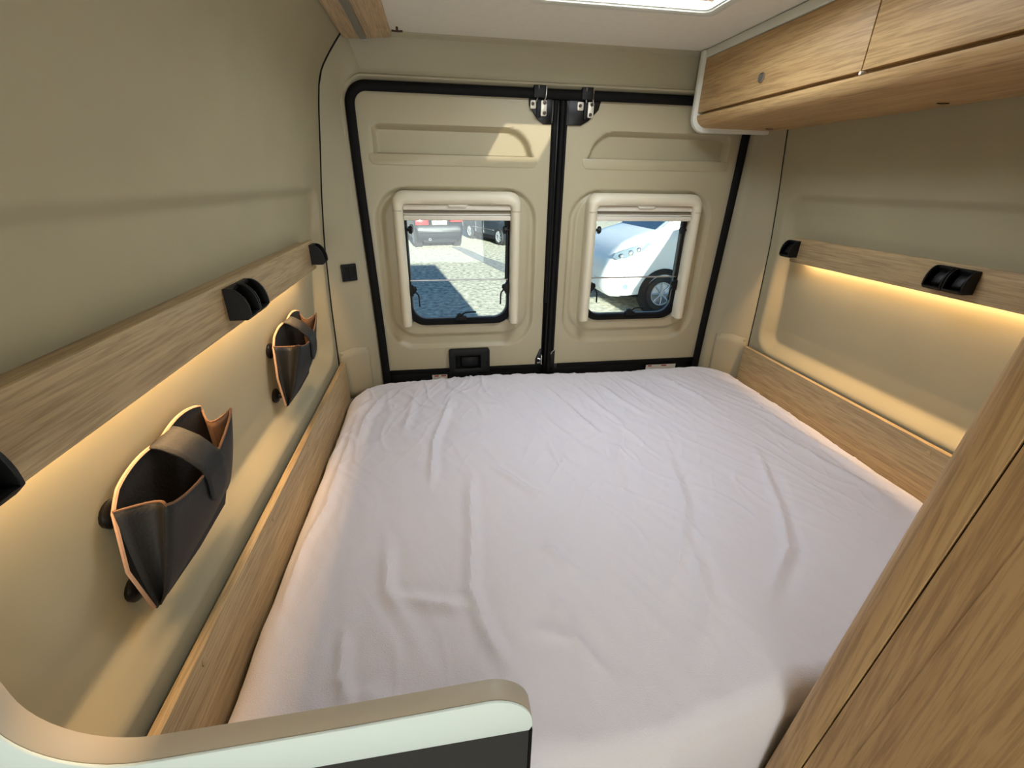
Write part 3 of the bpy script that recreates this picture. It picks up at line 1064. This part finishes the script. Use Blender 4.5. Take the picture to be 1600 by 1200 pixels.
def bed_pt(a, b):
    x = BX0 + (BX1 - BX0) * a
    yf = bed_front(x)
    y = yf + (BY1 - yf) * b
    d = bed_edge(x, y)
    r = .085
    top = .868 + .026 * math.sin(PI * a) ** .6 * math.sin(PI * (.12 + .8 * b)) ** .5
    top += .012 * noise.noise((x * 1.7, y * 1.7, 9))
    # long soft pleats fanning out from the doors, fine creases everywhere
    ang = math.atan2(x - .15, y - .9)
    far = sstep(-1.2, -.15, y)
    top += .0028 * far * noise.noise((ang * 30, y * 1.3, 2)) + .0018 * far * noise.noise((ang * 75, y * 2.0, 5))
    u1, v1 = x + y * .35, y - x * .35
    top += .0022 * noise.noise((u1 * 14, v1 * 4, 3)) + .0013 * noise.noise(((x + y * .5) * 34, (y - x * .5) * 9, 6))
    # sharp little ridges: folded noise, strongest near the doors and the near left corner
    k1 = abs(noise.noise((u1 * 11 + .6 * noise.noise((x * 5, y * 5, 1)), v1 * 2.4, 12)))
    k2 = abs(noise.noise(((x - y * .55) * 13 + .5 * noise.noise((x * 6, y * 6, 7)), (y + x * .55) * 2.8, 15)))
    msk = (.35 + .65 * sstep(-.2, .35, noise.noise((x * 1.6, y * 1.6, 21)))) * (.40 + .60 * far)
    top += msk * (.0060 * math.exp(-(k1 / .055) ** 2) + .0042 * math.exp(-(k2 / .05) ** 2))
    top += wrinkle(x, y) * 1.9
    if d < r:
        q = max(0, min(1, d / r))
        drop = .085 * (1 - math.sqrt(max(0, 1 - (1 - q) ** 2)))
        if d < 0:
            drop = .085 + min(.22, -d * 9)
        top -= drop
    df = y - yf
    if df < .045:
        q = max(0, df / .045)
        top -= .050 * (1 - math.sqrt(max(0, 1 - (1 - q) ** 2)))
    return Vector((x, y, top))


mb = MB()
na, nb = NXB, NYB


def bed_full(a, b):
    # the outer rings fold straight down as the side of the sheet
    A, B = a * (na + 8), b * (nb + 8)
    aa, bb = (A - 4) / na, (B - 4) / nb
    ox = max(0, -(A - 4), (A - 4) - na)
    oy = max(0, -(B - 4), (B - 4) - nb)
    p = bed_pt(max(0, min(1, aa)), max(0, min(1, bb)))
    o = max(ox, oy)
    if o:
        p.z = min(p.z, .80) - .05 * o
    return p


mb.grid(bed_full, na + 8, nb + 8)
t = thing('bed', (0, -.8, .3), 'wide bed with a rumpled white terry sheet below the rear doors', 'bed')
mb.build('fitted_sheet', 'sheet', t)
bx('bed_base', 'basewood', t, -.90, .90, -1.54, -.10, .30, .60, .004)

# ------------------------------------------------------------------ tall cupboard
t = thing('tall_cupboard', (.5, -2.2, 0), 'tall brown oak cupboard with rounded corner beside the bed', 'cupboard')
lean = Matrix.Translation((0, -1.575, .92)) @ Matrix.Rotation(math.radians(3.0), 4, 'X') @ Matrix.Translation((0, 1.575, -.92))
cx0 = .072
post = [(cx0, -1.632)] + [(cx0 + .032 - .032 * math.cos(math.radians(a)), -1.607 + .032 * math.sin(math.radians(a))) for a in range(0, 91, 9)] + [(.14, -1.575), (.14, -1.632)]
MB(lean).prism(post, 2, 0, 2.13).build('corner_post', 'ward', t, bevel=.0015)
MB(lean).box(cx0 + .004, .10, -1.6345, -1.6305, 0, 2.13).build('joint_strip', 'rubber', t)
MB(lean).box(cx0 + .0008, .10, -1.676, -1.6345, 0, 2.13).build('filler_strip', 'ward', t)
MB(lean).box(cx0, .10, -2.30, -1.676, .0, 2.13).build('side_panel', 'ward', t)
MB(lean).box(.10, .85, -1.60, -1.580, 0, 2.0).build('rear_panel', 'ward', t, bevel=.001)
MB(lean).box(.10, .85, -2.30, -2.28, 0, 2.0).build('front_panel', 'ward', t, bevel=.001)

# ------------------------------------------------------------------ half-height white partition
t = thing('partition', (-.68, -1.61, .2), 'low white partition with rounded end above a charcoal panel', 'partition')
top = [(-.99, 1.038), (-.402, 1.043), (-.398, 1.052)] + [(-.398 - .058 + .058 * math.cos(math.radians(a)), 1.057 + .058 * math.sin(math.radians(a))) for a in range(8, 91, 8)] + [(-.62, 1.108), (-.83, 1.104)] + [(-.845 + .105 * math.cos(math.radians(a)), 1.209 + .105 * math.sin(math.radians(a))) for a in range(268, 179, -8)] + [(-.952, 1.30), (-.955, 1.55), (-.99, 1.55)]
MB().prism(top, 1, -1.622, -1.6185).build('cap_board', 'partition', t, bevel=.0012)
MB().prism(top, 1, -1.6185, -1.592).build('edge_band', 'band', t, bevel=.0015)
bx('charcoal_panel', 'charcoal', t, -.99, -.399, -1.619, -1.600, .25, 1.0395, .003)
bx('edge_piping', 'rubber', t, -.402, -.397, -1.621, -1.598, .25, 1.040, .002)

# ------------------------------------------------------------------ outside: gravel yard and parked cars
G = -.60
M.update(
    asphalt=mat('gravel', (226, 218, 192), .95, vscale=9, rgb2=(120, 118, 104), bump=.6, bscale=40),
    track=mat('darker_gravel', (150, 150, 142), .95, vscale=9, rgb2=(98, 102, 102), bump=.6, bscale=40),
    darkpaint=mat('dark_blue_paint', (7, 10, 17), .42, spec=.25),
    greypaint=mat('grey_paint', (46, 54, 62), .45, spec=.3),
    whitepaint=mat('white_paint', (226, 228, 226), .3, coat=.4),
    sill=mat('grey_bumper_plastic', (18, 20, 23), .8, spec=.15),
    tyre=mat('tyre_rubber', (30, 31, 33), .8),
    arch=mat('arch_liner', (20, 21, 22), .9),
    rim=mat('alloy_rim', (176, 180, 184), .35, metal=.6),
    tail=mat('red_lens', (196, 34, 34), .15, coat=.6),
    plate=mat('number_plate', (236, 232, 214), .5),
    carglass=mat('car_glass', (60, 78, 88), .08, coat=.5),
    lamp=mat('lamp_lens', (96, 108, 116), .1, coat=.6),
    chrome=mat('chrome_strip', (210, 212, 214), .15, metal=.9),
)
mb = MB()
mb.grid(lambda a, b: (-30 + 60 * a, -20 + 80 * b, G + .012 * noise.noise((a * 40, b * 50, 0))), 60, 80)
tag(mb.build('yard_ground', 'asphalt', origin=(0, 10, G)), kind='structure')

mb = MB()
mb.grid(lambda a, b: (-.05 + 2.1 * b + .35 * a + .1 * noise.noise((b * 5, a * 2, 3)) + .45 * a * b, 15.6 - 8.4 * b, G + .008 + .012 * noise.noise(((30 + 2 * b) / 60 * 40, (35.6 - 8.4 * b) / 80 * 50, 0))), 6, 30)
tag(mb.build('ground_strip', 'track', origin=(1, 11, G)), kind='structure')  # narrow strip slightly darker than the gravel around it


def wheel(t, mx, x, y, s, r=.32, w=.2):
    """s: outward side (+1/-1 along local y)"""
    c = (x, y, r)
    ty = MB(mx).lathe(c, (0, s, 0), [(-w, r * .62), (-w, r * .93), (-w * .85, r), (-w * .12, r), (0, r * .94), (.004, r * .70), (-.01, r * .66), (-w, r * .62)], 32).build('tyre', 'tyre', t)
    MB(mx).lathe(c, (0, s, 0), [(-w * .6, 0), (-w * .6, r * .6), (-.004, r * .66), (-.004, r * .60), (-.02, r * .57)], 32).build('rim', 'rim', ty)
    for k in range(8):
        a = 2 * PI * k / 8
        sp = MB(mx)
        p0 = Vector((x + r * .10 * math.cos(a), y - s * .015, r + r * .10 * math.sin(a)))
        p1 = Vector((x + r * .60 * math.cos(a), y - s * .012, r + r * .60 * math.sin(a)))
        sp.tube([p0, p1], r * .055, 6, up=(0, 1, 0)).build('spoke', 'rim', ty)
    MB(mx).lathe(c, (0, s, 0), [(-.03, r * .16), (-.008, r * .15), (-.004, 0)], 16).build('hub', 'rim', ty)
    MB(mx).lathe(c, (0, s, 0), [(-w - .1, r * 1.16), (-.035, r * 1.18)], 32).build('arch_liner', 'arch', ty)


def body(mx, st, W):
    """st: stations (x, z_low, z_waist, z_roof, half-width low, waist, roof); the local x axis is the car's length"""
    mb = MB(mx)
    prof = []
    for (x, zl, zw, zr, hl, hw, hr) in st:
        half = [(0, zl), (hl * .9, zl), (hl, zl + .05), (hl + (hw - hl) * .6, zl + (zw - zl) * .45), (hw, zl + (zw - zl) * .8), (hw * .985, zw),
                (hw + (hr - hw) * .5, zw + (zr - zw) * .55), (hr, zr - .04 * (zr > zw + .1)), (hr * .8, zr), (0, zr)]
        prof.append([(x, -a, b) for a, b in half] + [(x, a, b) for a, b in reversed(half[1:-1])])
    n = len(prof[0])
    vs = [p for s in prof for p in s]
    fs = []
    for i in range(len(prof) - 1):
        for k in range(n):
            fs.append((i * n + k, i * n + (k + 1) % n, (i + 1) * n + (k + 1) % n, (i + 1) * n + k))
    fs.append(tuple(range(n)))
    fs.append(tuple(range((len(prof) - 1) * n, len(prof) * n)))
    mb.add(vs, fs)
    return mb


HATCH = [(0, .32, .62, .66, .70, .80, .74), (.06, .26, .80, .86, .80, .88, .80), (.22, .22, .92, 1.02, .84, .90, .80), (.45, .20, .95, 1.30, .86, .91, .68), (.9, .19, .96, 1.45, .87, .91, .64), (1.9, .19, .96, 1.48, .87, .91, .62), (2.5, .19, .96, 1.40, .87, .91, .62), (3.15, .20, .95, 1.02, .87, .90, .78), (3.8, .22, .80, .84, .84, .86, .72), (4.05, .30, .60, .64, .70, .78, .66)]


def place(x, y, heading):
    """local +x runs from the first station towards the last one"""
    return Matrix.Translation((x, y, G)) @ Matrix.Rotation(heading, 4, 'Z')


# dark car seen from behind (first station = its tail)
mx = place(-.43, 15.25, math.radians(90 + 9))
t = thing('dark_car', (-.43, 15.25, G), 'dark blue car seen from behind through the left door window', 'car')
body(mx, HATCH, 0).build('body', 'darkpaint', t)
for s in (-1, 1):
    MB(mx).box(-.005, .16, min(s * .40, s * .86), max(s * .40, s * .86), .93 if s < 0 else .83, 1.02).build('tail_light', 'tail', t, bevel=.02)
    for xx in (.78, 3.28):
        wheel(t, mx, xx, s * .90, s)
MB(mx).box(-.03, .10, -.27, .27, .84, .97).build('number_plate', 'plate', t, bevel=.008)
MB(mx).box(-.022, .2, -.72, .72, .52, .58).build('bumper_crease', 'sill', t, bevel=.02)
MB(mx).box(.0, .3, -.62, .62, .20, .34).build('rear_diffuser', 'sill', t, bevel=.03)
MB(mx).lathe((.0, .38, .33), (-1, 0, 0), [(-.02, .045), (.03, .045), (.03, .035), (-.02, .034)], 16).build('exhaust', 'chrome', t)
MB(mx).box(.35, .75, -.58, .58, 1.06, 1.34).build('rear_glass', 'carglass', t, bevel=.03)

# grey car standing behind, seen from its side
gd = Vector((1.1, -2.6, 0)).normalized()
mx = place(.85 - gd.x * .8 + .85, 18.4 - gd.y * .8 + .35, math.atan2(gd.y, gd.x))
t = thing('grey_car', (1.6, 17, G), 'grey car seen from the side behind the dark car', 'car')
body(mx, HATCH, 0).build('body', 'greypaint', t)
for s in (-1, 1):
    for xx in (.78, 3.28):
        wheel(t, mx, xx, s * .90, s)
    MB(mx).box(1.2, 2.9, min(s * .84, s * .895), max(s * .84, s * .895), .18, .33).build('sill', 'sill', t, bevel=.02)
    for xx in (1.35, 2.05):
        MB(mx).box(xx, xx + .012, min(s * .88, s * .917), max(s * .88, s * .917), .36, .98).build('door_gap', 'chrome', t)
    MB(mx).box(1.1, 2.9, min(s * .88, s * .916), max(s * .88, s * .916), .52, .545).build('side_moulding', 'chrome', t, bevel=.004)
    MB(mx).box(.8, 2.6, min(s * .70, s * .78), max(s * .70, s * .78), 1.05, 1.36).build('side_glass', 'carglass', t, bevel=.03)

# white van, standing across with its nose to the left
mx = place(2.66, 7.06, math.radians(2))
t = thing('white_van', (3.5, 7.06, G), 'white van with large headlight parked behind the right door window', 'van')
VAN = [(-.02, .40, .66, .70, .40, .52, .45), (.03, .30, .88, .92, .62, .74, .60), (.12, .26, 1.08, 1.14, .80, .88, .76), (.26, .26, 1.22, 1.28, .90, .96, .82), (.50, .28, 1.34, 1.40, .96, 1.0, .84), (.80, .30, 1.42, 1.48, .98, 1.01, .86), (1.02, .30, 1.46, 1.58, .98, 1.02, .86), (1.9, .28, 1.46, 2.32, .99, 1.02, .86), (2.3, .26, 1.46, 2.50, .99, 1.02, .88), (5.6, .26, 1.46, 2.52, .99, 1.02, .90), (5.75, .30, 1.46, 2.46, .97, 1.0, .88)]
body(mx, VAN, 0).build('body', 'whitepaint', t)
for s in (-1, 1):
    # headlight: a long swept-back lens wrapping round the corner of the wing
    pts = [(.10, s * .78, 1.02), (.14, s * .86, .98), (.30, s * .955, 1.02), (.56, s * 1.0, 1.14), (.74, s * 1.004, 1.29), (.66, s * .995, 1.30), (.44, s * .965, 1.245), (.24, s * .90, 1.17), (.13, s * .80, 1.09)]
    c = Vector((.36, s * .95, 1.13))
    off = Vector((-.035, s * .050, .012))
    vs = [c + off * 1.6] + [Vector(p) + off for p in pts] + [Vector(p) + Vector((.04, -s * .09, -.02)) for p in pts]
    n = len(pts)
    fs = [(0, 1 + k, 1 + (k + 1) % n) for k in range(n)] + [(1 + k, 1 + n + k, 1 + n + (k + 1) % n, 1 + (k + 1) % n) for k in range(n)]
    hl = MB(mx).add(vs, fs).build('headlight', 'lamp', t)
    for q, rr in (((.19, s * .965, 1.07), .045), ((.33, s * 1.025, 1.13), .055), ((.47, s * 1.048, 1.19), .045)):
        MB(mx).lathe(q, (-.25, s, .1), [(0, rr), (.01, rr * .92), (.02, rr * .6), (.008, 0)], 14).build('reflector', 'chrome', hl)
    for xx in (1.08, 4.6):
        wheel(t, mx, xx, s * 1.03, s, r=.345, w=.22)
        MB(mx).lathe((xx, s * 1.03, .36), (0, s, 0), [(-.10, .36), (-.006, .36), (-.006, .47), (-.10, .475)], 36).build('arch_shade_ring', 'arch', t)  # dark ring standing in for the shade of the arch gap
    # bumper corner: air slot, fog lamp and lower edge
    for k in range(3):
        MB(mx).box(.26 + .02 * k, .50, min(s * .86, s * (.955 + .008 * k)), max(s * .86, s * (.955 + .008 * k)), .74 + .03 * k, .752 + .03 * k).build('air_slot', 'sill', t, bevel=.003)
    MB(mx).lathe((.34, s * .925, .48), (-.3, s, 0), [(0, .06), (.018, .055), (.018, .045), (.005, 0)], 18).build('fog_lamp', 'lamp', t)
    MB(mx).add([(.06, s * .62, .30), (.30, s * .90, .28), (.64, s * .975, .30), (.62, s * .97, .40), (.30, s * .90, .36), (.08, s * .66, .37), (.2, s * .5, .30), (.7, s * .6, .30)], [(0, 1, 4, 5), (1, 2, 3, 4), (0, 6, 7, 2, 1)]).build('bumper_edge', 'sill', t)
    mr = MB(mx).box(1.42, 1.58, min(s * 1.02, s * 1.30), max(s * 1.02, s * 1.30), 1.42, 1.80).build('mirror', 'sill', t, bevel=.04)
    MB(mx).box(1.575, 1.585, min(s * 1.06, s * 1.28), max(s * 1.06, s * 1.28), 1.46, 1.76).build('mirror_glass', 'carglass', mr, bevel=.004)
    MB(mx).box(1.55, 4.0, min(s * .98, s * 1.024), max(s * .98, s * 1.024), .28, .42).build('sill', 'sill', t, bevel=.02)
    MB(mx).add([(1.50, s * 1.018, 1.44), (2.5, s * 1.018, 1.47), (2.5, s * .955, 2.05), (2.05, s * .950, 2.08), (1.50, s * 1.008, 1.56), (1.50, s * .93, 1.44), (2.5, s * .93, 1.47), (2.5, s * .88, 2.05), (2.05, s * .87, 2.08), (1.50, s * .93, 1.56)], [(0, 1, 2, 3, 4), (9, 8, 7, 6, 5), (0, 5, 6, 1), (1, 6, 7, 2), (2, 7, 8, 3), (3, 8, 9, 4), (4, 9, 5, 0)]).build('side_glass', 'carglass', t)
MB(mx).add([(.88, -.78, 1.52), (.88, .78, 1.52), (1.80, .80, 2.28), (1.80, -.80, 2.28), (1.0, -.78, 1.47), (1.0, .78, 1.47), (1.92, .80, 2.22), (1.92, -.80, 2.22)], [(0, 1, 2, 3), (7, 6, 5, 4), (0, 4, 5, 1), (1, 5, 6, 2), (2, 6, 7, 3), (3, 7, 4, 0)]).build('windscreen', 'carglass', t)
for k in range(4):
    MB(mx).box(-.02 + k * .008, .14, -.42, .42, .56 + .055 * k, .585 + .055 * k).build('grille_bar', 'sill', t, bevel=.006)

# tall neighbouring motorhome on our right, whose shadow falls across the white van's flank
mx = place(5.35, .1, math.radians(-90))
t = thing('motorhome', (5.35, -2.5, G), 'tall grey motorhome parked alongside, outside the picture', 'motorhome')
body(mx, [(0, .34, 1.2, 2.96, 1.02, 1.06, .62), (.12, .28, 1.2, 3.05, 1.08, 1.10, .66), (4.6, .28, 1.2, 3.05, 1.08, 1.10, .66), (5.2, .28, 1.3, 2.5, 1.02, 1.05, .75), (6.0, .3, 1.2, 1.35, .96, .98, .8), (6.5, .36, .8, .86, .7, .8, .7)], 0).build('body', 'greypaint', t)
for s in (-1, 1):
    for xx in (1.3, 5.5):
        wheel(t, mx, xx, s * 1.09, s, r=.345, w=.22)
    MB(mx).box(2.2, 3.2, min(s * .86, s * .99), max(s * .86, s * .99), 1.5, 2.0).build('side_window', 'carglass', t, bevel=.03)
